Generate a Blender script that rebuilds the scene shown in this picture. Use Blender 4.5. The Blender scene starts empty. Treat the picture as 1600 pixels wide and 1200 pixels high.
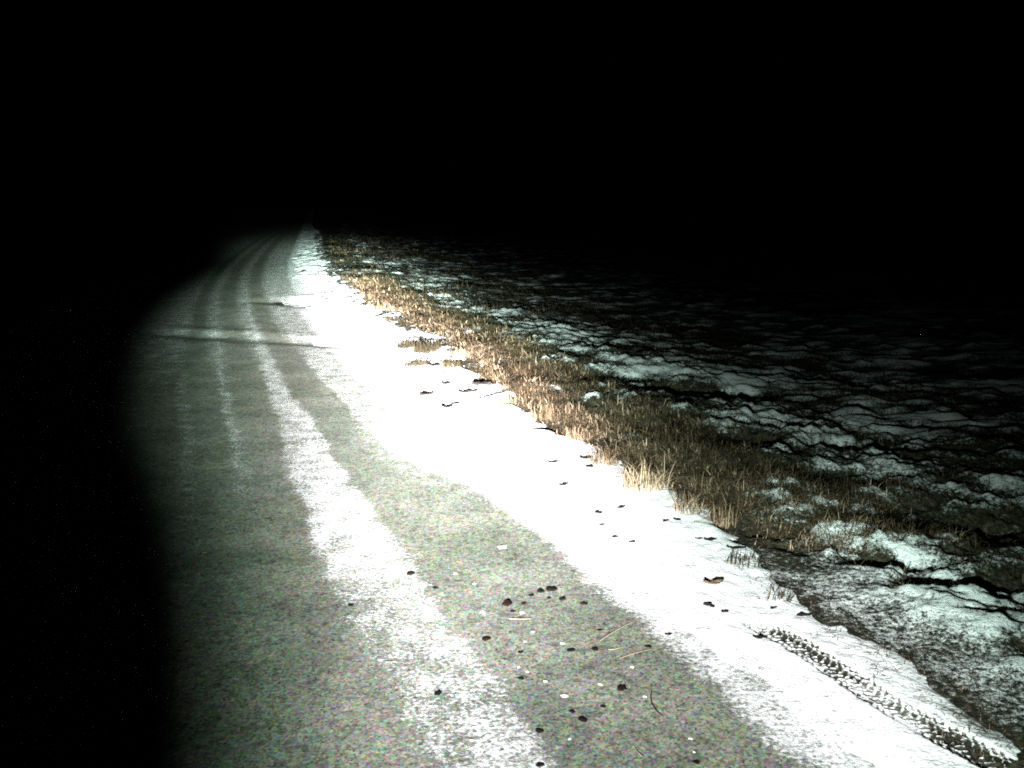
import bpy, math, random
import numpy as np

# ------------------------------------------------------------------ camera, night sky, lamp, exposure
S = bpy.context.scene
CAM_H, FOC, HOR = 1.8, 1537.0, 320.0                 # eye height (m), focal length and horizon row of the 1600 px photograph
PITCH = math.atan((600 - HOR) / FOC)
cam = bpy.data.cameras.new('camera')
cam.sensor_width = 36.0
cam.lens = 36.0 * FOC / 1600.0
cam.clip_start, cam.clip_end = 0.05, 3000.0
co = bpy.data.objects.new('camera', cam)
co.location = (0, 0, CAM_H)
co.rotation_euler = (math.pi / 2 - PITCH, 0, 0)
S.collection.objects.link(co)
S.camera = co

S.view_settings.view_transform = 'Standard'
S.view_settings.look = 'None'
S.view_settings.exposure = 0.0
S.view_settings.gamma = 1.0
S.render.engine = 'CYCLES'
S.cycles.use_denoising = False
S.cycles.filter_width = 1.9
S.cycles.max_bounces = 4
S.cycles.sample_clamp_indirect = 2.0

w = bpy.data.worlds.new('World')
S.world = w
w.use_nodes = True
wn, wl = w.node_tree.nodes, w.node_tree.links
sky = wn.new('ShaderNodeTexSky')
sky.sky_type = 'NISHITA'
sky.sun_disc = False
sky.sun_elevation = math.radians(-9.0)
sky.sun_rotation = math.radians(200)
wl.new(sky.outputs[0], wn['Background'].inputs[0])
wn['Background'].inputs[1].default_value = 0.05

# the headlamp that lights the road: one small lamp with a headlight's beam pattern
LAMP = (-0.28, 0.05, 1.20)
ld = bpy.data.lights.new('headlamp', 'POINT')
ld.energy = 4 * math.pi ** 2
ld.shadow_soft_size = 0.035
ld.color = (1.0, 1.0, 1.0)
ld.use_nodes = True
lo = bpy.data.objects.new('headlamp', ld)
lo.location = LAMP
S.collection.objects.link(lo)
LT = ld.node_tree


class N:
    """tiny expression builder for math nodes"""
    def __init__(self, t, sock): self.t, self.s = t, sock
    @staticmethod
    def op(t, o, *a, clamp=False):
        n = t.nodes.new('ShaderNodeMath'); n.operation = o; n.use_clamp = clamp
        for i, x in enumerate(a):
            if isinstance(x, N): t.links.new(x.s, n.inputs[i])
            else: n.inputs[i].default_value = float(x)
        return N(t, n.outputs[0])
    def __add__(s, o): return N.op(s.t, 'ADD', s, o)
    __radd__ = __add__
    def __mul__(s, o): return N.op(s.t, 'MULTIPLY', s, o)
    __rmul__ = __mul__
    def __sub__(s, o): return N.op(s.t, 'SUBTRACT', s, o)
    def __rsub__(s, o): return N.op(s.t, 'SUBTRACT', o, s)
    def __truediv__(s, o): return N.op(s.t, 'DIVIDE', s, o)
    def __rtruediv__(s, o): return N.op(s.t, 'DIVIDE', o, s)
    def pow(s, e): return N.op(s.t, 'POWER', s, e)
    def max(s, o): return N.op(s.t, 'MAXIMUM', s, o)
    def min(s, o): return N.op(s.t, 'MINIMUM', s, o)
    def exp(s): return N.op(s.t, 'EXPONENT', s)
    def step(s, a, b):
        n = s.t.nodes.new('ShaderNodeMapRange'); n.interpolation_type = 'SMOOTHSTEP'
        s.t.links.new(s.s, n.inputs[0]); n.inputs[1].default_value = a; n.inputs[2].default_value = b
        return N(s.t, n.outputs[0])
    def curve(s, pts):
        """piecewise smooth curve through (x, y) points"""
        x0, x1 = pts[0][0], pts[-1][0]; y1 = max(p[1] for p in pts) or 1.0
        t = N.op(s.t, 'DIVIDE', s - x0, x1 - x0, clamp=True)
        n = s.t.nodes.new('ShaderNodeFloatCurve'); t.t.links.new(t.s, n.inputs[1])
        c = n.mapping.curves[0]
        while len(c.points) < len(pts): c.points.new(0.5, 0.5)
        for p, (x, y) in zip(c.points, pts):
            p.location = ((x - x0) / (x1 - x0), y / y1); p.handle_type = 'AUTO_CLAMPED'
        n.mapping.update()
        return N(s.t, n.outputs[0]) * y1


tc = LT.nodes.new('ShaderNodeTexCoord')
sx = LT.nodes.new('ShaderNodeSeparateXYZ')
LT.links.new(tc.outputs['Normal'], sx.inputs[0])
dx, dy, dz = (N(LT, sx.outputs[i]) for i in range(3))
az = N.op(LT, 'ARCTAN2', dx, dy) * (180 / math.pi)
hor = N.op(LT, 'SQRT', dx * dx + dy * dy)
dep = (0.0 - dz).max(0.004)
D = (hor / dep) * LAMP[2]                             # how far off this ray meets the flat road
D = D.min(120.0)
# throw of the beam against azimuth, in metres, and its side spread
throw = az.curve([(-30, 40.0), (-15, 42.0), (-10, 33.0), (-3, 15.0), (3, 9.6), (9, 6.6), (16, 5.1), (24, 4.5), (34, 3.5), (50, 2.2)])
cut = 1.0 / (1.0 + (D / throw).pow(6.0))
azl = az - (1.0 - D.step(2.0, 9.0)) * 4.5 - D.step(9.0, 34.0) * 4.6
side = azl.curve([(-30, 0.0), (-21.5, 0.0), (-19.0, 0.05), (-16, 0.25), (-11.5, 0.60), (-5.5, 1.0), (10, 1.05), (22, 1.2), (36, 0.85), (60, 0.0)])
near = D.step(0.8, 5.0) * 0.75 + 0.25
hot = (0.0 - ((az + 0.5) / 9.0).pow(2.0) - ((D - 8.0) / 4.6).pow(2.0)).exp()
far_ = D.step(8.0, 15.0)
E = side * cut * (near * 2.1 + hot * 3.2 + far_ * 0.8)
front = dy.step(0.0, 0.2)
I = E * front / (dep.pow(3.0)) * (LAMP[2] ** 2)
em = LT.nodes['Emission']
LT.links.new(I.s, em.inputs['Strength'])
cr = LT.nodes.new('ShaderNodeMix'); cr.data_type = 'RGBA'
cr.inputs[6].default_value = (0.76, 1.0, 0.86, 1)      # greenish cool spill round a white core
cr.inputs[7].default_value = (1.0, 0.985, 0.965, 1)
LT.links.new(E.step(0.2, 1.9).s, cr.inputs[0])
LT.links.new(cr.outputs[2], em.inputs['Color'])

# ------------------------------------------------------------------ helpers
rng = np.random.default_rng(7)
random.seed(7)


def vnoise(x, y, seed=0):
    r = np.random.default_rng(1000 + seed).random((256, 256))
    xi, yi = np.floor(x).astype(int), np.floor(y).astype(int)
    fx, fy = x - xi, y - yi
    fx = fx * fx * fx * (fx * (fx * 6 - 15) + 10); fy = fy * fy * fy * (fy * (fy * 6 - 15) + 10)
    a = r[xi % 256, yi % 256]; b = r[(xi + 1) % 256, yi % 256]
    c = r[xi % 256, (yi + 1) % 256]; d = r[(xi + 1) % 256, (yi + 1) % 256]
    return (a * (1 - fx) + b * fx) * (1 - fy) + (c * (1 - fx) + d * fx) * fy


def fbm(x, y, lam, octv=4, seed=0, gain=0.5):
    s, a, t = 0, 1.0, 0
    ca, sa = math.cos(0.6), math.sin(0.6)
    for k in range(octv):
        q = 2 ** k / lam
        s = s + a * (vnoise((x * ca + y * sa) * q + 17.3 * k, (y * ca - x * sa) * q + 9.1 * k, seed + k) - 0.5) * 2
        t += a; a *= gain
    return s / t


def sm(x, a, b):
    t = np.clip((x - a) / (b - a), 0, 1)
    return t * t * (3 - 2 * t)


def ref(v):
    """x of the road's reference line (right edge of the snow strip between the wheel tracks)"""
    v = np.asarray(v, float)
    # integral of -(0.2 + 0.165 exp(-(v/22)^2)) from 3.03
    er = np.vectorize(math.erf)
    F = lambda q: 0.2 * q + 0.165 * 22 * math.sqrt(math.pi) / 2 * er(q / 22)
    return 0.13 - (F(v) - F(3.03))


def gpt(x, y, z=0.0):
    """photograph pixel to the place on the ground it shows"""
    ax, ay = (x - 800) / FOC, (600 - y) / FOC
    Y = math.cos(PITCH) + ay * math.sin(PITCH); Z = -math.sin(PITCH) + ay * math.cos(PITCH)
    t = (CAM_H - z) / -Z
    return ax * t, Y * t


def mesh(name, V, F, mat, attrs=None, smooth=True, loc=None):
    V = np.asarray(V, np.float32); F = np.asarray(F, np.int32)
    me = bpy.data.meshes.new(name)
    k = F.shape[1]
    me.vertices.add(len(V)); me.vertices.foreach_set('co', V.ravel())
    me.loops.add(F.size); me.loops.foreach_set('vertex_index', F.ravel())
    me.polygons.add(len(F))
    me.polygons.foreach_set('loop_start', np.arange(0, F.size, k, dtype=np.int32))
    me.update(calc_edges=True)
    me.polygons.foreach_set('use_smooth', np.full(len(F), smooth))
    for an, val in (attrs or {}).items():
        val = np.asarray(val, np.float32)
        a = me.attributes.new(an, 'FLOAT', 'POINT'); a.data.foreach_set('value', val.ravel())
    me.materials.append(mat)
    o = bpy.data.objects.new(name, me)
    if loc is not None: o.location = loc
    S.collection.objects.link(o)
    return o


def grid(us, vs):
    U, V = np.meshgrid(us, vs)
    n, m = len(us), len(vs)
    i = (np.arange(m - 1)[:, None] * n + np.arange(n - 1)[None, :]).ravel()
    return U.ravel(), V.ravel(), np.stack([i, i + 1, i + n + 1, i + n], 1)


def tag(o, label=None, cat=None, group=None, kind=None):
    for k, x in (('label', label), ('category', cat), ('group', group), ('kind', kind)):
        if x: o[k] = x
    return o


def logrows(a, b, r):
    return a * np.exp(np.arange(0, math.log(b / a) + r, r))


# ------------------------------------------------------------------ materials
def newmat(name):
    m = bpy.data.materials.new(name); m.use_nodes = True
    t = m.node_tree
    return m, t, t.nodes['Principled BSDF']


def noise(t, scale, detail=3, rough=0.6, vec=None, dist=0.0):
    n = t.nodes.new('ShaderNodeTexNoise'); n.inputs['Scale'].default_value = scale
    n.inputs['Detail'].default_value = detail; n.inputs['Roughness'].default_value = rough
    n.inputs['Distortion'].default_value = dist
    if vec is None:
        g = t.nodes.new('ShaderNodeTexCoord'); vec = g.outputs['Object']
    t.links.new(vec, n.inputs['Vector'])
    return N(t, n.outputs[0])


def attr(t, name):
    a = t.nodes.new('ShaderNodeAttribute'); a.attribute_name = name
    return N(t, a.outputs['Fac'])


def mix(t, f, a, b):
    n = t.nodes.new('ShaderNodeMix'); n.data_type = 'RGBA'
    if isinstance(f, N): t.links.new(f.s, n.inputs[0])
    else: n.inputs[0].default_value = f
    for i, c in ((6, a), (7, b)):
        if isinstance(c, tuple): n.inputs[i].default_value = (*c, 1)
        else: t.links.new(c, n.inputs[i])
    return n.outputs[2]


def mul(t, a, b):
    n = t.nodes.new('ShaderNodeMix'); n.data_type = 'RGBA'; n.blend_type = 'MULTIPLY'; n.inputs[0].default_value = 1
    t.links.new(a, n.inputs[6]); t.links.new(b, n.inputs[7])
    return n.outputs[2]


def bump(t, p, h, dist, strength=1.0):
    b = t.nodes.new('ShaderNodeBump'); b.inputs['Distance'].default_value = dist; b.inputs['Strength'].default_value = strength
    t.links.new(h.s, b.inputs['Height']); t.links.new(b.outputs[0], p.inputs['Normal'])


def speckle(t, scale, lo, hi, sat=0.42):
    """small stones of different colours"""
    g = t.nodes.new('ShaderNodeTexCoord')
    vo = t.nodes.new('ShaderNodeTexVoronoi'); vo.inputs['Scale'].default_value = scale
    t.links.new(g.outputs['Object'], vo.inputs['Vector'])
    hs = t.nodes.new('ShaderNodeHueSaturation'); hs.inputs['Saturation'].default_value = sat
    t.links.new(vo.outputs['Color'], hs.inputs['Color'])
    mr = t.nodes.new('ShaderNodeMapRange'); mr.data_type = 'FLOAT_VECTOR'
    t.links.new(hs.outputs[0], mr.inputs[6])
    mr.inputs[9].default_value = (lo,) * 3; mr.inputs[10].default_value = (hi,) * 3
    return mr.outputs[1]


SNOW = (0.78, 0.81, 0.83)

M_road, t, p = newmat('asphalt_with_snow_dust')
base = mix(t, noise(t, 1.7, 5, 0.6).step(0.35, 0.65), (0.070, 0.079, 0.063), (0.110, 0.117, 0.097))
a1 = mul(t, base, speckle(t, 130, 0.05, 2.0, 0.5))
a1 = mul(t, a1, speckle(t, 75, 0.45, 1.55, 0.4))
a1 = mul(t, a1, speckle(t, 30, 0.62, 1.38, 0.12))
g = t.nodes.new('ShaderNodeTexCoord')
fine = noise(t, 48, 6, 0.72)
mid = noise(t, 7, 4, 0.6)
m = attr(t, 'snow') + (fine - 0.5) * 2.6 + (mid - 0.5) * 1.1
mask = m.step(0.28, 1.0)
col = mix(t, mask, a1, SNOW)
t.links.new(col, p.inputs['Base Color'])
p.inputs['Roughness'].default_value = 0.85
p.inputs['Specular IOR Level'].default_value = 0.15
bump(t, p, fine * 0.6 + mask * 0.5, 0.006, 0.8)

M_snow, t, p = newmat('packed_snow')
n1, n2 = noise(t, 60, 4, 0.65), noise(t, 9, 4, 0.6)
d = attr(t, 'dirt') + (n1 - 0.5) * 2.2 + (n2 - 0.5) * 0.9
col = mix(t, d.step(0.45, 0.85), SNOW, (0.20, 0.20, 0.17))
col = mix(t, d.step(0.72, 1.25), col, (0.028, 0.027, 0.020))
t.links.new(col, p.inputs['Base Color'])
p.inputs['Roughness'].default_value = 0.75
p.inputs['Specular IOR Level'].default_value = 0.2
bump(t, p, n1 + n2, 0.012, 0.7)

M_ground, t, p = newmat('rough_grass_ground_with_snow')
n1, n2, n3 = noise(t, 40, 5, 0.7), noise(t, 6, 4, 0.6), noise(t, 140, 3, 0.6)
soil = mix(t, n1.step(0.38, 0.62), (0.010, 0.011, 0.007), (0.052, 0.048, 0.030))
soil = mul(t, soil, speckle(t, 60, 0.5, 1.5))
d = attr(t, 'snow') + (n1 - 0.5) * 2.6 + (n2 - 0.5) * 0.9 + (n3 - 0.5) * 1.2
col = mix(t, d.step(0.30, 1.0), soil, SNOW)
t.links.new(col, p.inputs['Base Color'])
p.inputs['Roughness'].default_value = 0.9
p.inputs['Specular IOR Level'].default_value = 0.1
bump(t, p, n1 + n3 * 0.4, 0.03, 0.9)

M_grass, t, p = newmat('dry_grass')
rp = t.nodes.new('ShaderNodeValToRGB')
e = rp.color_ramp.elements
e[0].position, e[0].color = 0.0, (0.016, 0.014, 0.007, 1)
e[1].position, e[1].color = 1.0, (0.36, 0.265, 0.185, 1)
for ps, c in ((0.3, (0.045, 0.031, 0.016, 1)), (0.65, (0.118, 0.080, 0.048, 1))):
    q = e.new(ps); q.color = c
t.links.new(attr(t, 'tint').s, rp.inputs[0])
t.links.new(rp.outputs[0], p.inputs['Base Color'])
p.inputs['Roughness'].default_value = 0.8
p.inputs['Specular IOR Level'].default_value = 0.15


def lumpmat(name, c0, c1, sc=220, rough=0.9):
    m, t, p = newmat(name)
    n = noise(t, sc, 4, 0.65)
    t.links.new(mix(t, n.step(0.38, 0.64), c0, c1), p.inputs['Base Color'])
    p.inputs['Roughness'].default_value = rough
    p.inputs['Specular IOR Level'].default_value = 0.1
    bump(t, p, n, 0.004, 0.8)
    return m


M_clod = lumpmat('dark_clod', (0.004, 0.003, 0.003), (0.014, 0.009, 0.007))
M_red = lumpmat('red_brown_clod', (0.007, 0.003, 0.002), (0.026, 0.010, 0.006))
M_lump = lumpmat('snow_lump', (0.72, 0.75, 0.78), (0.84, 0.86, 0.88))
M_leaf = lumpmat('dead_leaf', (0.010, 0.009, 0.010), (0.035, 0.027, 0.024))
M_leafb = lumpmat('pale_brown_leaf', (0.05, 0.03, 0.02), (0.19, 0.13, 0.085))
M_straw = lumpmat('straw', (0.24, 0.21, 0.14), (0.38, 0.34, 0.25))

# ------------------------------------------------------------------ the setting
def bank(u, v):
    """the verge: flat shoulder, a low grassy edge, a shallow ditch and the rough field behind"""
    b = 0.012 - 0.05 * (1 - sm(u, 1.25, 1.45))
    b = b + 0.05 * sm(u, 1.75, 2.25) - 0.17 * sm(u, 2.5, 7.0) + 0.10 * sm(u, 8, 13.0)
    b = b - 0.10 * sm(-u, 3.6, 6.0)
    return b


def edge(v):
    return np.interp(v, [2, 3.3, 4.6, 5.6, 7, 8.9, 9.8, 11, 13, 15.5, 18, 25, 45], [1.56, 1.62, 1.80, 1.93, 1.89, 1.90, 1.95, 2.22, 2.32, 2.32, 2.18, 2.2, 2.4])


PATCH = [(1240, 790, .55, .28), (1330, 845, .35, .2), (1010, 632, .55, .6), (1100, 660, .5, .5), (780, 492, .45, 1.2), (850, 525, .5, 1.0), (900, 555, .5, .9),
         (1420, 945, .30, .22), (1480, 985, .25, .2), (990, 575, .8, .8), (640, 408, .6, 3.), (1130, 590, .6, .8), (1560, 1090, .3, .2), (1300, 720, .4, .3), (680, 440, .6, 2.)]
PITS = [(1150, 712, .38, .30), (1255, 772, .42, .22), (1450, 835, .45, .28), (1330, 715, .35, .16), (1030, 690, .3, .3), (960, 600, .5, .35), (1100, 620, .6, .25), (1190, 850, .4, .18), (1380, 900, .4, .12), (1240, 880, .2, .12), (1500, 940, .3, .1)]  # shadowed hollows: lowered, and their shade painted in by taking snow off
_P = [(*gpt(x, y, -0.05), a, b) for x, y, a, b in PATCH]
_Q = [(*gpt(x, y, -0.08), a, b) for x, y, a, b in PITS]


def ground_fields(u, v):
    x = ref(v) + u
    side = sm(u, 1.7, 2.5)
    ridg = 1 - np.abs(fbm(x, v, 0.62, 3, 11))
    z = bank(u, v)
    far = np.clip(v / 12, 1, 4)
    mid_ = fbm(x * 0.75, v, 0.17, 3, 23, 0.6)
    h = 0.035 * fbm(x, v, 0.45, 3, 24, 0.6) + 0.055 * mid_ + 0.05 * fbm(x, v, 1.7, 2, 37) + 0.048 * fbm(x, v, 0.13, 4, 51, 0.72)
    s = 0.30 + 0.14 * (1 - sm(v, 9, 16)) * sm(u, 2.8, 3.6) + 0.95 * fbm(x, v, 0.8, 4, 61) + 1.1 * mid_
    pt = np.zeros_like(u); qt = np.zeros_like(u)
    for px, py, a, b in _P: pt = np.maximum(pt, np.exp(-((x - px) / a) ** 2 - ((v - py) / b) ** 2))
    for px, py, a, b in _Q: qt = np.maximum(qt, np.exp(-((x - px) / a) ** 2 - ((v - py) / b) ** 2))
    h = h + 0.035 * pt - 0.11 * qt
    s = s + 0.55 * pt - 0.8 * qt
    ee = edge(v)
    tall = sm(u, ee - .05, ee + .15) * (1 - sm(u, ee + .7, ee + 1.5)) * sm(v, 4.9, 6.2)
    s = s - 0.55 * tall - 0.10 * sm(v, 14, 30)
    near = sm(-v, -5.6, -4.2) * sm(u, 1.5, 1.8) * (1 - sm(u, 2.4, 3.4))
    # ground under the shoulder: gravel, hardly any snow of its own
    s = s * side - 0.05 * (1 - side) + near * (0.56 - 0.18 * side)
    left = sm(-u, 3.4, 4.0)
    z = z + h * np.maximum(side, left * 0.6)
    return z, np.maximum(s, 0.65 * left)


us = np.concatenate([-np.geomspace(3.4, 900, 46)[::-1], np.linspace(-3.2, 0.4, 13), np.linspace(0.5, 1.6, 28), np.arange(1.62, 4.6, 0.016),
                     4.6 * np.exp(np.arange(0.006, math.log(1200 / 4.6) + .02, 0.021))])
vs = np.concatenate([np.linspace(-60, 1.4, 18), logrows(1.6, 60, 0.0042), np.geomspace(61, 2500, 60)])
U, V, F = grid(us, vs)
Z, SN = ground_fields(U, V)
tag(mesh('ground', np.stack([ref(V) + U, V, Z], 1), F, M_ground, {'snow': SN}), 'rough snow-dusted ground beside the road', 'ground', kind='structure')

# road: asphalt with a snow strip between the wheel tracks, dust on the right and two dips across it
C1a, C1b = gpt(240, 521), gpt(560, 539)
C2a, C2b = gpt(418, 468), gpt(512, 477)


def road_fields(u, v):
    x = ref(v) + u
    wv = np.interp(v, [2, 4.4, 6.3, 9.9, 15, 25, 40], [.48, .48, .42, .27, .14, .10, .08])
    n = 0.05 * fbm(x, v, 0.5, 3, 71) + 0.025 * fbm(x, v, 0.12, 2, 72)
    uu = u + n
    str_ = sm(uu, -wv - 0.07, -wv + 0.06) * (1 - sm(uu, -0.06, 0.05))
    amt = np.interp(v, [2.8, 3.3, 3.8, 4.4, 4.9, 5.6, 7, 10, 16, 28, 40], [.60, .56, .50, .54, .64, .66, .58, .52, .50, .42, 0.3])
    # the strip is worn thin along its left side close by
    thin = (1 - sm(u, -wv, -wv + 0.34)) * sm(-v, -4.7, -4.2)
    s = str_ * (amt - 0.16 * thin)
    s = np.maximum(s, 0.42 * np.exp(-((uu + np.interp(v, [6, 17], [.74, .58])) / 0.08) ** 2) * sm(v, 4.6, 7))
    s = np.maximum(s, 0.32 * np.exp(-((uu + 1.10) / 0.10) ** 2) * sm(v, 4.0, 6))
    s = np.maximum(s, 0.40 * sm(v, 5.5, 14) * (1 - sm(v, 45, 80)))
    for uc, wd_ in ((0.15, .12), (-.40, .13), (-.90, .10)):
        k_ = sm(v, 6, 10)
        s = s - 0.46 * k_ * np.exp(-((uu - uc) / wd_) ** 2)
    # right hand dust
    e = np.interp(v, [2, 5.4, 6.2, 6.8, 7.9, 8.2, 10, 14, 20, 40], [.72, .76, .66, .36, .32, .80, .86, .92, 1.0, 1.2])
    d = sm(uu, e - 0.06 - 0.30 * sm(v, 7.9, 8.3), e + 0.16)
    s = np.maximum(s, d * np.interp(v, [2.5, 4.3, 5.5], [.72, .85, 1.05]))
    s = np.maximum(s, 0.46 * sm(uu, 0.20, 0.42) * sm(v, 6.4, 7.8) * (1 - sm(v, 40, 70)))
    s = np.maximum(s, (0.40 + 0.4 * sm(uu, .4, 1.0)) * sm(uu, 0.3, .9) * sm(v, 6.4, 8.2) * (1 - sm(v, 16, 30)))
    s = s - 0.28 * np.exp(-((uu - np.interp(v, [6, 8, 12], [.50, .36, .30])) / .03) ** 2) * sm(v, 6, 7) * (1 - sm(v, 10, 14))
    s = np.maximum(s, 0.30 * sm(uu, 0.15, e) * sm(v, 5.0, 6.4))
    z = 0.004 * fbm(x, v, 0.9, 3, 81)
    for (a, b, amp) in ((C1a, C1b, 0.042), (C2a, C2b, 0.060)):
        dxx, dyy = b[0] - a[0], b[1] - a[1]; L = math.hypot(dxx, dyy)
        al = ((x - a[0]) * dxx + (v - a[1]) * dyy) / L
        ac = ((v - a[1]) * dxx - (x - a[0]) * dyy) / L + 0.05 * fbm(x, v, 0.8, 2, 85)
        wgt = sm(al, -0.5, 0.3) * (1 - sm(al, L + 0.0, L + 0.6)) * (0.75 + 0.5 * fbm(x, v, 1.1, 2, 87))
        wd = 0.30 if amp < 0.045 else 0.46
        z = z - amp * wgt * np.exp(-(ac / wd) ** 2) + 0.5 * amp * wgt * np.exp(-((ac - 2.0 * wd) / (wd * .9)) ** 2)
        s = s + 0.14 * wgt * np.exp(-((ac - 1.2 * wd) / (0.9 * wd)) ** 2) - 0.3 * wgt * np.exp(-((ac + 0.4 * wd) / (0.6 * wd)) ** 2)  # dip's lit far slope painted snowier, its shaded near slope barer and darker
    return z, s


us = np.concatenate([np.linspace(-3.7, -1.5, 56), np.arange(-1.47, 1.40, 0.018)])
vs = np.concatenate([np.linspace(-30, 1.9, 12), logrows(2.0, 60, 0.0062), np.geomspace(61, 900, 50)])
U, V, F = grid(us, vs)
Z, SN = road_fields(U, V)
tag(mesh('road', np.stack([ref(V) + U, V, Z], 1), F, M_road, {'snow': SN}), 'grey asphalt road with dusted snow strip between wheel tracks', 'road', kind='structure')

# snow on the shoulder: a real layer, ragged where it thins out, with a tyre print pressed through it
TYRE = np.array([gpt(*q) for q in ((1150, 958), (1185, 980), (1240, 1010), (1310, 1055), (1400, 1115), (1480, 1160), (1570, 1205))])


def snow_z(u, v):
    x = ref(v) + u
    n = 0.10 * fbm(x, v, 0.7, 3, 91) + 0.05 * fbm(x, v, 0.16, 3, 92)
    le = np.interp(v, [2, 3.1, 4, 5.5, 7, 8, 12, 20, 40], [1.0, .98, .96, .94, .94, 1.0, 1.1, 1.2, 1.25])
    re = edge(v)
    z = -0.030 + 0.052 * sm(u + n * 0.8, le - 0.30, le + 0.30) - 0.10 * sm(u + n * (1.3 + 1.2 * sm(v, 6, 9)), re - 0.12, re + 0.26) + 0.025 * sm(u, 1.3, 1.9) * sm(v, 4.2, 6)
    rough = 0.010 + 0.034 * sm(v, 13, 20) + 0.034 * sm(u, edge(v) - .55, edge(v)) * sm(v, 7, 10) + 0.010 * sm(u, 1.45, 1.9)
    z = z + rough * (0.45 + 0.55 * sm(v, 4, 7)) * fbm(x, v, 0.22, 4, 93) + 0.014 * sm(v, 3.5, 7) * fbm(x, v, 0.9, 2, 94) + 0.004 * fbm(x, v, 0.05, 2, 97)
    # tyre print
    best = np.full(u.shape, 9.0); al = np.zeros(u.shape); sg = np.zeros(u.shape); acc = 0.0
    for a, b in zip(TYRE[:-1], TYRE[1:]):
        L = np.hypot(*(b - a)); dd = (b - a) / L
        q = np.clip((x - a[0]) * dd[0] + (v - a[1]) * dd[1], 0, L)
        ex, ey = x - a[0] - q * dd[0], v - a[1] - q * dd[1]
        ds = np.hypot(ex, ey); k = ds < best
        best = np.where(k, ds, best); al = np.where(k, acc + q, al); sg = np.where(k, ex * dd[1] - ey * dd[0], sg); acc += L
    wid = 0.072
    ins = 1 - sm(best, wid * 0.8, wid * 1.1)
    ph = (al + np.abs(sg) * 0.9) / 0.036
    blk = sm(np.abs((ph % 1) - 0.5), 0.08, 0.18)
    ph2 = (al - sg * 1.3) / 0.033
    shl = sm(np.abs((ph2 % 1) - 0.5), 0.2, 0.3) * sm(best, wid * 0.55, wid * 0.65)
    cut = np.maximum(blk * (1 - sm(best, wid * .5, wid * .6)), shl)
    strong = np.interp(al, [0, .15, .35, .8, acc - .55, acc - .45, acc - .3, acc - .2, acc], [0, .35, .8, 1, 1, .35, .35, 1, 1]) * (0.72 + 0.55 * fbm(x, v, 0.16, 2, 95))
    z = z - ins * strong * (0.010 + 0.018 * cut)
    dirt = 0.26 * (1 - sm(u, le - 0.05, le + 0.3)) * sm(-v, -7, -4.5) + 0.24 * sm(u + n, re - 0.40, re + 0.05) * sm(-v, -5.5, -4)
    dirt = dirt + ins * (cut * 2.6 + 0.15) * strong - 0.10 + 0.36 * sm(-v, -4.5, -3.4) * (0.6 + fbm(x, v, 0.35, 3, 96))
    band = np.exp(-((best - 0.15) / 0.06) ** 2) * (sg < 0) * sm(al, 0.2, 0.6)
    dirt = dirt + 0.30 * band + 0.42 * sm(u, re - .45, re) * sm(v, 5.5, 8) * (0.4 + 1.6 * fbm(x, v, 0.25, 3, 98))
    return z, dirt, x


us = np.concatenate([np.linspace(0.62, 0.95, 20), np.arange(0.96, 2.0, 0.0085), np.linspace(2.01, 2.75, 40)])
vs = np.concatenate([np.linspace(1.2, 2.7, 30), np.arange(2.71, 4.3, 0.009), 4.3 * np.exp(np.arange(0.0045, math.log(70 / 4.3), 0.0048)), np.geomspace(72, 400, 30)])
U, V, F = grid(us, vs)
Z, DR, X = snow_z(U, V)
tag(mesh('snow', np.stack([X, V, Z], 1), F, M_snow, {'dirt': DR}), 'packed white snow covering the road shoulder with tyre print', 'snow', kind='stuff')


def top_z(x, y):
    """height of whatever lies on top at x, y"""
    x, y = np.atleast_1d(np.asarray(x, float)), np.atleast_1d(np.asarray(y, float))
    u = x - ref(y)
    z = ground_fields(u, y)[0]
    z = np.where(u < 1.0, np.maximum(z, road_fields(u, y)[0]), z)
    z = np.where((u > .62) & (u < 2.7), np.maximum(z, snow_z(u, y)[0]), z)
    return z


# ------------------------------------------------------------------ dry grass
def blades(bx, by, bz, h, wd, lean, tint, g):
    """curved tapering blades; arrays of roots, heights, widths, lean amounts"""
    n = len(bx)
    th = g.random(n) * 2 * np.pi
    dirx, diry = np.cos(th), np.sin(th)
    fa = th + np.pi / 2 + (g.random(n) - .5) * 1.4
    wx, wy = np.cos(fa) * wd / 2, np.sin(fa) * wd / 2
    V = np.zeros((n, 7, 3))
    for k, (f, ww) in enumerate(((0, 1.0), (0.45, 0.85), (0.8, 0.55))):
        r = lean * h * (f ** 1.8); z = h * f * (1 - 0.42 * np.minimum(lean, 1.6) * f)
        for j, s in enumerate((-1, 1)):
            V[:, 2 * k + j, 0] = bx + dirx * r + s * wx * ww
            V[:, 2 * k + j, 1] = by + diry * r + s * wy * ww
            V[:, 2 * k + j, 2] = bz + z
    V[:, 6] = np.stack([bx + dirx * lean * h, by + diry * lean * h, bz + h * (1 - 0.42 * np.minimum(lean, 1.6))], 1)
    i = (np.arange(n) * 7)[:, None]
    F = np.concatenate([i + np.array([[0, 1, 3]]), i + np.array([[0, 3, 2]]), i + np.array([[2, 3, 5]]), i + np.array([[2, 5, 4]]), i + np.array([[4, 5, 6]])])
    return V.reshape(-1, 3), F, np.repeat(tint, 7)


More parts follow.
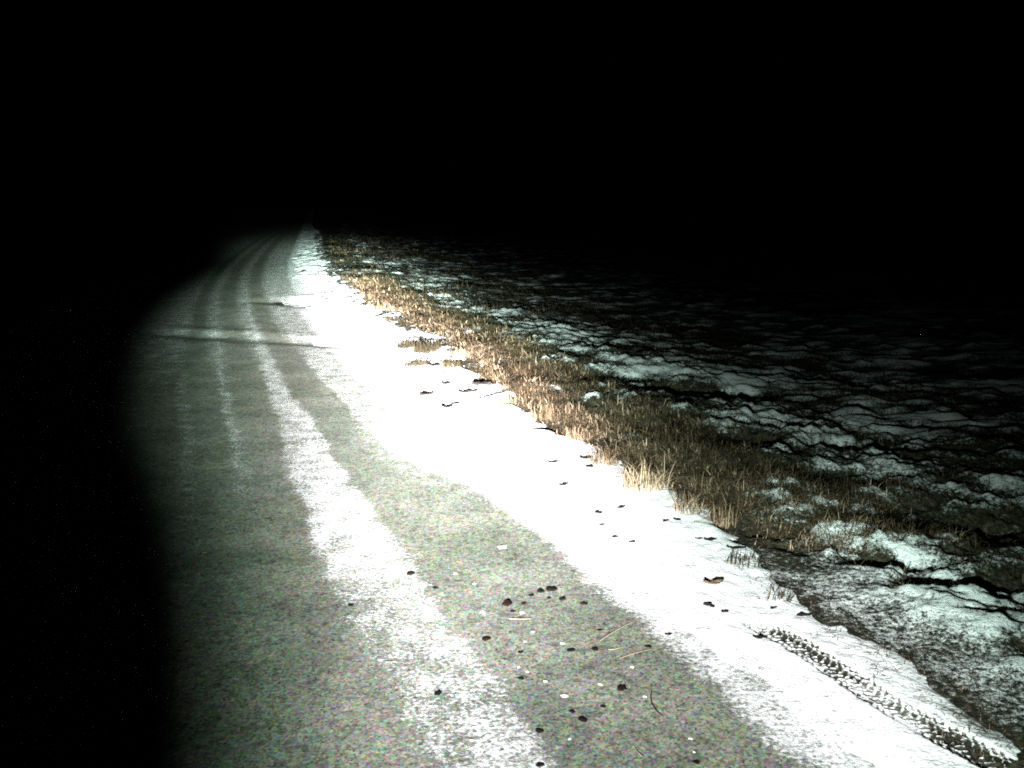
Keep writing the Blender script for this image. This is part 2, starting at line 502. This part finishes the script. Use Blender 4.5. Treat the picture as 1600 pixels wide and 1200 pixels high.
def scatter(n_clump, vr, ur, per, hr, spread, seed, tint0=0.55, wd0=0.0042, dens=None):
    g = np.random.default_rng(seed)
    v = np.exp(g.uniform(math.log(vr[0]), math.log(vr[1]), n_clump))
    u = edge(v) - 1.9 + ur[0] + (ur[1] - ur[0]) * g.random(n_clump) ** 1.1
    if dens is not None:
        k = g.random(n_clump) < dens(u, v); u, v = u[k], v[k]
    n = len(u)
    hc = g.uniform(*hr, n); tc_ = np.clip(tint0 - 0.16 * sm(v, 9, 22) - 0.12 * sm(u - edge(v), .4, 1.2) + g.normal(0, 0.24, n), 0.03, 0.97)
    cnt = g.poisson(per, n) + 3
    idx = np.repeat(np.arange(n), cnt)
    sp = spread * (0.6 + 0.8 * g.random(n))[idx]
    a, r = g.random(len(idx)) * 2 * np.pi, np.sqrt(g.random(len(idx))) * sp
    by = v[idx] + np.sin(a) * r; bx = ref(v[idx]) + u[idx] + np.cos(a) * r
    z = top_z(bx, by) - 0.006
    h = hc[idx] * g.uniform(0.45, 1.15, len(idx))
    wd = wd0 * g.uniform(0.7, 1.4, len(idx)) * np.clip(v[idx] / 7, 1, 5)
    lean = np.abs(g.normal(1.5, 0.8, len(idx)))
    return blades(bx, by, z, h, wd, lean, np.clip(tc_[idx] + g.normal(0, 0.20, len(idx)), 0, 1), g)


def patchy(lam, seed, c=0.0):
    return lambda u, v: sm(fbm(ref(v) + u, v, lam, 3, seed), c - 0.22, c + 0.22)


parts = [scatter(3600, (5.0, 24), (1.96, 3.1), 22, (.03, .11), .11, 1, 0.48, 0.0036, dens=patchy(.45, 301, -0.16)),
         scatter(200, (5.6, 24), (1.96, 2.9), 16, (.10, .16), .08, 6, 0.45),
         scatter(150, (9.5, 20), (1.55, 1.98), 16, (.03, .08), .09, 7, 0.30, dens=patchy(.5, 306, 0.1)),
         scatter(800, (14, 60), (2.2, 6.5), 14, (.08, .20), .22, 2, 0.42, dens=patchy(1.2, 302, 0)),
         scatter(500, (5.2, 22), (1.84, 2.2), 12, (.03, .07), .06, 3, 0.58, dens=patchy(.35, 303, 0.05))]


def join(ps):
    V, F, T, o = [], [], [], 0
    for a, b, c in ps:
        V.append(a); F.append(b + o); T.append(c); o += len(a)
    return np.concatenate(V), np.concatenate(F), np.concatenate(T)


V_, F_, T_ = join(parts)
tag(mesh('dry_grass', V_, F_, M_grass, {'tint': T_}, smooth=False), 'thick band of dry brown grass along the snowy shoulder', 'grass', kind='stuff')
parts = [scatter(900, (2.6, 6.2), (1.68, 3.2), 8, (.012, .035), .07, 4, 0.30, 0.003, dens=patchy(.5, 304, 0)),
         scatter(7000, (4.2, 26), (2.3, 7.0), 11, (.03, .09), .13, 5, 0.24, 0.0036, dens=patchy(.6, 305, 0.02))]
V_, F_, T_ = join(parts)
tag(mesh('field_grass', V_, F_, M_grass, {'tint': T_}, smooth=False), 'sparse short grass poking through snow on the rough bank', 'grass', kind='stuff')

# single tufts one can pick out: pixel, height, radius, blades, tint, label
TUFTS = [
    (1008, 765, .19, .15, 240, .88, 'tallest pale straw tuft fanning out at the snow edge'),
    (1075, 800, .13, .10, 100, .76, 'low straw tuft at the snow edge just past the tallest pale tuft'),
    (1128, 812, .13, .09, 100, .72, 'last tawny tuft of the grass band before the bare rough bank'),
    (945, 728, .14, .10, 110, .66, 'tawny tuft at the snow edge before the tallest pale tuft'),
    (900, 690, .13, .10, 100, .74, 'pinkish straw tuft overhanging the middle of the snow edge'),
    (1035, 705, .17, .12, 130, .16, 'dark bushy clump behind the tallest pale tuft'),
    (1095, 735, .15, .12, 120, .14, 'dark low clump at the edge of the snow patches'),
    (790, 632, .12, .12, 90, .68, 'straw tuft at the snow edge below the isolated tufts'),
    (722, 560, .15, .12, 80, .72, 'upright straw tuft on the far rim of the snow tongue'),
    (668, 552, .17, .17, 260, .06, 'brown tuft standing alone inside the snow tongue'),
    (640, 545, .12, .18, 220, .05, 'grey-green low tuft beside the brown tuft in the snow'),
    (653, 572, .11, .15, 160, .10, 'small olive tuft in the snow nearest the white shoulder'),
    (706, 575, .11, .12, 120, .16, 'thin rusty tuft between snow tongue and grass band'),
    (592, 486, .16, .18, 80, .60, 'distant straw tuft where the grass band meets snow'),
    (1157, 876, .07, .10, 60, .08, 'flattened blackish tuft reaching from the bank onto the snow'),
    (1212, 930, .06, .08, 50, .20, 'small dark tuft in the snow beside the rough bank'),
    (850, 655, .15, .11, 90, .58, 'brown tuft leaning over the snow at the start of the wide band'),
]
for k, (px, py, h, r, n, ti, lab) in enumerate(TUFTS):
    g = np.random.default_rng(300 + k)
    x, y = gpt(px, py, 0.03)
    a, rr = g.random(n) * 2 * np.pi, np.sqrt(g.random(n)) * r
    bx, by = np.cos(a) * rr, np.sin(a) * rr
    z0 = float(top_z(x, y)[0])
    bz = top_z(bx + x, by + y) - z0 - 0.006
    V_, F_, T_ = blades(bx, by, bz, h * g.uniform(.5, 1.2, n), 0.0042 * g.uniform(.7, 1.5, n) * max(1, y / 7), np.abs(g.normal(.85, .5, n)), np.clip(ti + g.normal(0, .11, n), 0, 1), g)
    tag(mesh('grass_tuft', V_, F_, M_grass, {'tint': T_}, smooth=False, loc=(x, y, z0)), lab, 'grass tuft', 'tufts of dry grass along the snow edge')


# ------------------------------------------------------------------ clods, snow lumps, leaves and straws lying about
import bmesh


def lump(name, px, py, wpx, asp, hfac, mat, seed, rot=0.0):
    """a rough lump: width in photograph pixels, length/width, height/width"""
    x, y = gpt(px, py)
    wm = wpx / FOC * math.hypot(y, CAM_H)
    bm = bmesh.new(); bmesh.ops.create_icosphere(bm, subdivisions=3, radius=0.5)
    g = np.random.default_rng(seed)
    P = np.array([v.co[:] for v in bm.verts])
    o = g.random(3) * 20
    d = 1 + 0.75 * fbm(P[:, 0] * 2 + o[0] + P[:, 2], P[:, 1] * 2 + o[1] - P[:, 2], 0.7, 4, seed % 50, 0.6)
    P = P * d[:, None]
    P[:, 2] = np.where(P[:, 2] < -0.2, -0.2, P[:, 2])
    P = P * np.array([wm, wm * asp, wm * hfac * 0.6]) * 0.76
    c, s = math.cos(rot), math.sin(rot)
    P = np.stack([P[:, 0] * c - P[:, 1] * s, P[:, 0] * s + P[:, 1] * c, P[:, 2] - P[:, 2].min() - 0.001], 1)
    Fc = np.array([[v.index for v in f.verts] for f in bm.faces])
    bm.free()
    return mesh(name, P, Fc, mat, loc=(x, y, float(top_z(x, y)[0])))


CL = 'clods of dirt scattered on the bare wheel track'
CLODS = [
    (793, 943, 19, 1.1, .75, 1, 'largest rounded red-brown clod, left of the cluster'),
    (818, 942, 11, 1.0, .6, 1, 'small reddish clod just right of the largest rounded clod'),
    (845, 923, 15, 1.2, .6, 0, 'dark clod forming the left half of the topmost touching pair'),
    (862, 920, 20, 1.0, .55, 0, 'long dark clod forming the right half of the topmost touching pair'),
    (829, 929, 12, 1.0, .35, 0, 'flat dark clod just below the left end of the topmost pair'),
    (858, 933, 9, .9, .35, 0, 'tiny flat clod below the topmost touching pair'),
    (879, 935, 12, 1.1, .7, 0, 'knobbly dark clod right of the topmost touching pair'),
    (912, 943, 14, .9, .5, 1, 'long reddish clod nearest the snow shoulder, right of the cluster'),
    (801, 954, 10, .9, .3, 0, 'thin dark flake under the largest rounded clod'),
    (760, 998, 15, 1.0, .6, 1, 'lone red-brown clod near the snow strip between the tracks'),
    (813, 1018, 11, 1.0, .4, 0, 'grey-black clod beside a small pale crumb, below the lone red-brown clod'),
    (893, 1015, 14, 1.0, .4, 0, 'flat olive-black clod in the middle of the wheel track'),
    (930, 1014, 12, 1.1, .5, 0, 'rounded black clod left of the short curved straw'),
    (937, 984, 10, .9, .3, 0, 'dark flake above the thick end of the long straw'),
    (814, 1059, 12, 1.0, .5, 0, 'olive-black clod near the two small snow lumps'),
    (972, 1076, 15, 1.1, .7, 0, 'plump black clod standing alone toward the snow shoulder'),
    (894, 1111, 11, 1.1, .6, 0, 'small black clod beside the larger reddish-black one'),
    (911, 1124, 16, 1.1, .6, 0, 'larger reddish-black clod in the nearest pair'),
    (943, 1103, 12, .9, .4, 0, 'pointed black clod right of the nearest pair'),
    (843, 1141, 15, 1.0, .6, 0, 'black clod tipped with snow at the edge of the snow strip'),
    (843, 1194, 14, 1.0, .5, 0, 'black clod on the snow strip at the very bottom of the photo'),
    (1013, 1010, 12, .9, .4, 0, 'grey clod at the edge of the snow shoulder above the thin straw'),
    (1088, 1190, 14, 1.0, .4, 0, 'dark clod in the bottom corner of the bare wheel track'),
    (642, 896, 14, 1.0, .6, 0, 'dark clod lying on the bright snow strip'),
    (680, 918, 11, 1.0, .4, 0, 'dark flake at the right edge of the bright snow strip'),
    (548, 945, 12, 1.0, .4, 0, 'dark crumb at the worn left edge of the snow strip'),
    (684, 1082, 12, 1.6, .4, 0, 'dark crumb on the thin mottled part of the snow strip'),
]
for k, (px, py, ww, asp, hf, red, lab) in enumerate(CLODS):
    tag(lump('dirt_clod', px, py, ww, asp * 1.1, hf, M_red if red else M_clod, 500 + k, rng.uniform(-.5, .5)), lab, 'dirt clod', CL)

LUMPS = [
    (754, 957, 12, 1.0, .9, 'round snow lump casting a dark shadow, left of the clod cluster'),
    (816, 957, 11, 1.0, .7, 'snow lump just above the flat white straw'),
    (742, 912, 8, 1.0, .8, 'small snow lump between strip and clod cluster'),
    (711, 896, 8, 1.0, .8, 'small snow lump right of the snow strip, farthest up the track but one'),
    (833, 987, 9, 1.0, .6, 'snow lump below the flat white straw'),
    (879, 1005, 12, .9, .5, 'snow lump just left of the flat olive-black clod'),
    (810, 1042, 9, 1.0, .6, 'left one of two close snow lumps'),
    (824, 1049, 8, 1.0, .7, 'right one of two close snow lumps'),
    (853, 1064, 10, .9, .6, 'snow lump right of the olive-black clod near the lump pair'),
    (882, 1087, 17, .8, .5, 'largest snow lump, long and slanting, in the near wheel track'),
    (938, 1069, 10, .8, .6, 'snow lump left of the plump lone black clod'),
    (988, 1042, 9, .9, .7, 'snow lump below the thin straw near the shoulder'),
    (1007, 1088, 10, .9, .5, 'snow lump right of the plump lone black clod'),
    (1079, 1154, 11, .9, .5, 'snow lump nearest the camera beside the snow shoulder'),
    (785, 855, 24, .9, .25, 'wide flat snow scrap on the bare wheel track'),
    (820, 1002, 7, 1.0, .6, 'tiny snow crumb above the grey-black clod'),
    (1085, 1175, 8, 1.0, .6, 'tiny snow crumb above the dark corner clod'),
    (890, 1154, 9, 1.0, .4, 'faint snow crumb below the nearest clod pair'),
]
for k, (px, py, ww, asp, hf, lab) in enumerate(LUMPS):
    tag(lump('snow_lump', px, py, ww * 0.78, asp, hf, M_lump, 600 + k, rng.uniform(-.8, .3)), lab, 'snow lump', 'small lumps of snow on the wheel track')


def stalk(name, pa, pb, bend, r0, mat, lift=0.006):
    """a thin stalk lying between two places given by pixels"""
    a, b = np.array(gpt(*pa)), np.array(gpt(*pb))
    n, m = 12, 6
    mid0 = (a + b) / 2
    nrm = np.array([-(b - a)[1], (b - a)[0]])
    P = [a + (b - a) * f + nrm * bend * 4 * f * (1 - f) for f in np.linspace(0, 1, n)]
    zz = top_z([q[0] for q in P], [q[1] for q in P]) + lift
    V_ = []
    for i, (q, z) in enumerate(zip(P, zz)):
        dn = P[min(i + 1, n - 1)] - P[max(i - 1, 0)]; dn = dn / np.hypot(*dn); sd = np.array([-dn[1], dn[0]])
        r = 0.62 * r0 * (1 - 0.6 * i / (n - 1))
        for j in range(m):
            t_ = 2 * math.pi * j / m
            V_.append([q[0] + sd[0] * r * math.cos(t_), q[1] + sd[1] * r * math.cos(t_), z + r * math.sin(t_)])
    V_ = np.array(V_); org = np.array([mid0[0], mid0[1], float(zz.min())])
    F_ = np.array([[i * m + j, i * m + (j + 1) % m, (i + 1) * m + (j + 1) % m, (i + 1) * m + j] for i in range(n - 1) for j in range(m)])
    return mesh(name, V_ - org, F_, mat, loc=org)


ST = 'pale straws lying on the wheel track'
for pa, pb, bd, r, lab in [
    ((938, 1003), (990, 973), .02, .0042, 'long pale straw slanting toward the snow shoulder, thick near end'),
    ((968, 1031), (1016, 1017), .04, .003, 'thin whitish straw nearest the snow shoulder'),
    ((796, 968), (830, 968), -.06, .0045, 'flat white straw lying crosswise below the clod cluster'),
    ((951, 1017), (972, 1013), -.10, .0035, 'short curved yellowish straw right of the rounded black clod'),
    ((1003, 1184), (991, 1168), .05, .0035, 'short pale straw near the bottom edge of the wheel track'),
]:
    tag(stalk('straw', pa, pb, bd, r, M_straw), lab, 'straw', ST)
tag(stalk('twig', (1018, 1083), (1036, 1122), -.10, .0035, M_leaf), 'dark bent twig on the bare track beside the snow shoulder', 'twig')


def leaf(px, py, wpx, asp, rot, mat, seed, curl=0.4):
    x, y = gpt(px, py, 0.05)
    L = 1.2 * wpx / FOC * math.hypot(y, CAM_H)
    g = np.random.default_rng(seed)
    n, m = 11, 5
    V_ = []
    ph = g.random() * 6
    curl = curl * (1 + 0.7 * min(1, max(0, (y - 5) / 4)))
    asp = asp * (1 + 0.3 * min(1, max(0, (y - 5) / 4)))
    for i, f in enumerate(np.linspace(0, 1, n)):
        hw = L * asp * (math.sin(math.pi * min(0.97, f + .06)) ** .7) * (0.8 + 0.35 * math.sin(f * 9 + ph)) / 2
        for j in np.linspace(-1, 1, m):
            V_.append([(f - .5) * L, j * hw + 0.1 * L * math.sin(f * 4 + ph), L * curl * (0.30 * j * j * asp + 0.35 * (f - .5) ** 2 + 0.05 * math.sin(f * 8 + ph))])
    V_ = np.array(V_)
    F_ = np.array([[i * m + j, i * m + j + 1, (i + 1) * m + j + 1, (i + 1) * m + j] for i in range(n - 1) for j in range(m - 1)])
    nv = len(V_); V2 = np.concatenate([V_, V_ - np.array([0, 0, 0.0015])])
    edge = [i * m for i in range(n)] + [(n - 1) * m + j for j in range(1, m)] + [i * m + m - 1 for i in range(n - 2, -1, -1)] + [j for j in range(m - 2, 0, -1)]
    rim = [[edge[i], edge[(i + 1) % len(edge)], edge[(i + 1) % len(edge)] + nv, edge[i] + nv] for i in range(len(edge))]
    F2 = np.concatenate([F_, F_[:, ::-1] + nv, np.array(rim)])
    c, s = math.cos(rot), math.sin(rot)
    V2 = np.stack([V2[:, 0] * c - V2[:, 1] * s, V2[:, 0] * s + V2[:, 1] * c, V2[:, 2] + 0.003], 1)
    return mesh('dead_leaf', V2, F2, mat, loc=(x, y, float(top_z(x, y)[0])))


LV = 'dead leaves and scraps lying on the snow shoulder'
LEAVES = [
    (1115, 904, 25, .45, .35, 1, 'long curled leaf with pale upper rim in the middle of the near snow'),
    (1108, 938, 17, .55, -.9, 0, 'hooked dark leaf scrap near the start of the tyre print'),
    (1133, 948, 9, .7, .5, 0, 'small dark scrap just right of the hooked leaf scrap'),
    (1110, 837, 16, .5, 0, 0, 'flat dark leaf on snow below the last tawny tuft'),
    (1092, 836, 10, .4, 0, 0, 'thin scrap just left of the flat dark leaf'),
    (1150, 850, 24, .25, -.2, 0, 'long thin dark leaf pointing out of the bank onto snow'),
    (935, 795, 10, .8, -.4, 0, 'forked dark scrap in the wide bright snow'),
    (971, 789, 14, .4, .5, 0, 'slim slanting leaf right of the forked scrap'),
    (940, 813, 9, .35, .2, 0, 'faint thin scrap below the forked scrap'),
    (961, 831, 8, .6, -.3, 0, 'small bluish scrap in the lower part of the bright snow'),
    (988, 839, 9, .6, .6, 0, 'small hooked scrap lowest in the bright snow'),
    (881, 752, 14, .4, .5, 0, 'slim slanting leaf highest in the bright snow'),
    (865, 718, 15, .35, .3, 0, 'thin slanting leaf left of the pair at the grass edge'),
    (916, 717, 17, .45, .2, 0, 'larger dark leaf of the pair by the grass edge'),
    (921, 728, 11, .8, -.7, 0, 'smaller dark leaf of the pair by the grass edge'),
    (1058, 807, 10, .6, -.2, 0, 'small scrap below the low straw tuft'),
    (1040, 809, 9, .5, .4, 0, 'small hooked scrap left of the one below the low straw tuft'),
    (1188, 986, 18, .4, -.3, 0, 'dark leaf at the beginning of the tyre print'),
    (1256, 952, 18, .5, -.2, 0, 'bluish-black leaf where the snow meets the rough bank'),
    (666, 612, 19, .45, .3, 0, 'dark leaf below the isolated tufts in the snow tongue'),
    (698, 633, 15, .4, 0, 0, 'flat dark scrap lowest of the far scatter on the snow'),
    (697, 597, 12, .5, .2, 0, 'greyish scrap under the thin rusty tuft'),
    (711, 627, 11, .4, 0, 0, 'thin scrap beside the lowest one of the far scatter'),
    (726, 611, 16, .45, .4, 0, 'slanting dark leaf left of the black shadowed gap'),
    (738, 609, 14, .5, 0, 0, 'dark leaf right beside the slanting one near the gap'),
    (752, 602, 24, .45, -.1, 0, 'wide black scrap standing in for the shaded gap under the grass edge'),  # black sheet put where the gap under the grass lies in shade
    (678, 572, 16, .4, 0, 0, 'brownish flat leaf beside the small olive tuft'),
    (1045, 975, 9, .5, .2, 0, 'tiny scrap at the thin edge of the snow shoulder'),
    (1209, 941, 10, .5, .4, 0, 'short scrap below the small dark tuft'),
]
for k, (px, py, ww, asp, rot, pale, lab) in enumerate(LEAVES):
    tag(leaf(px, py, ww, asp * 1.3, rot, M_leafb if pale else M_leaf, 700 + k, 0.7 if pale else 0.4), lab, 'dead leaf', LV)
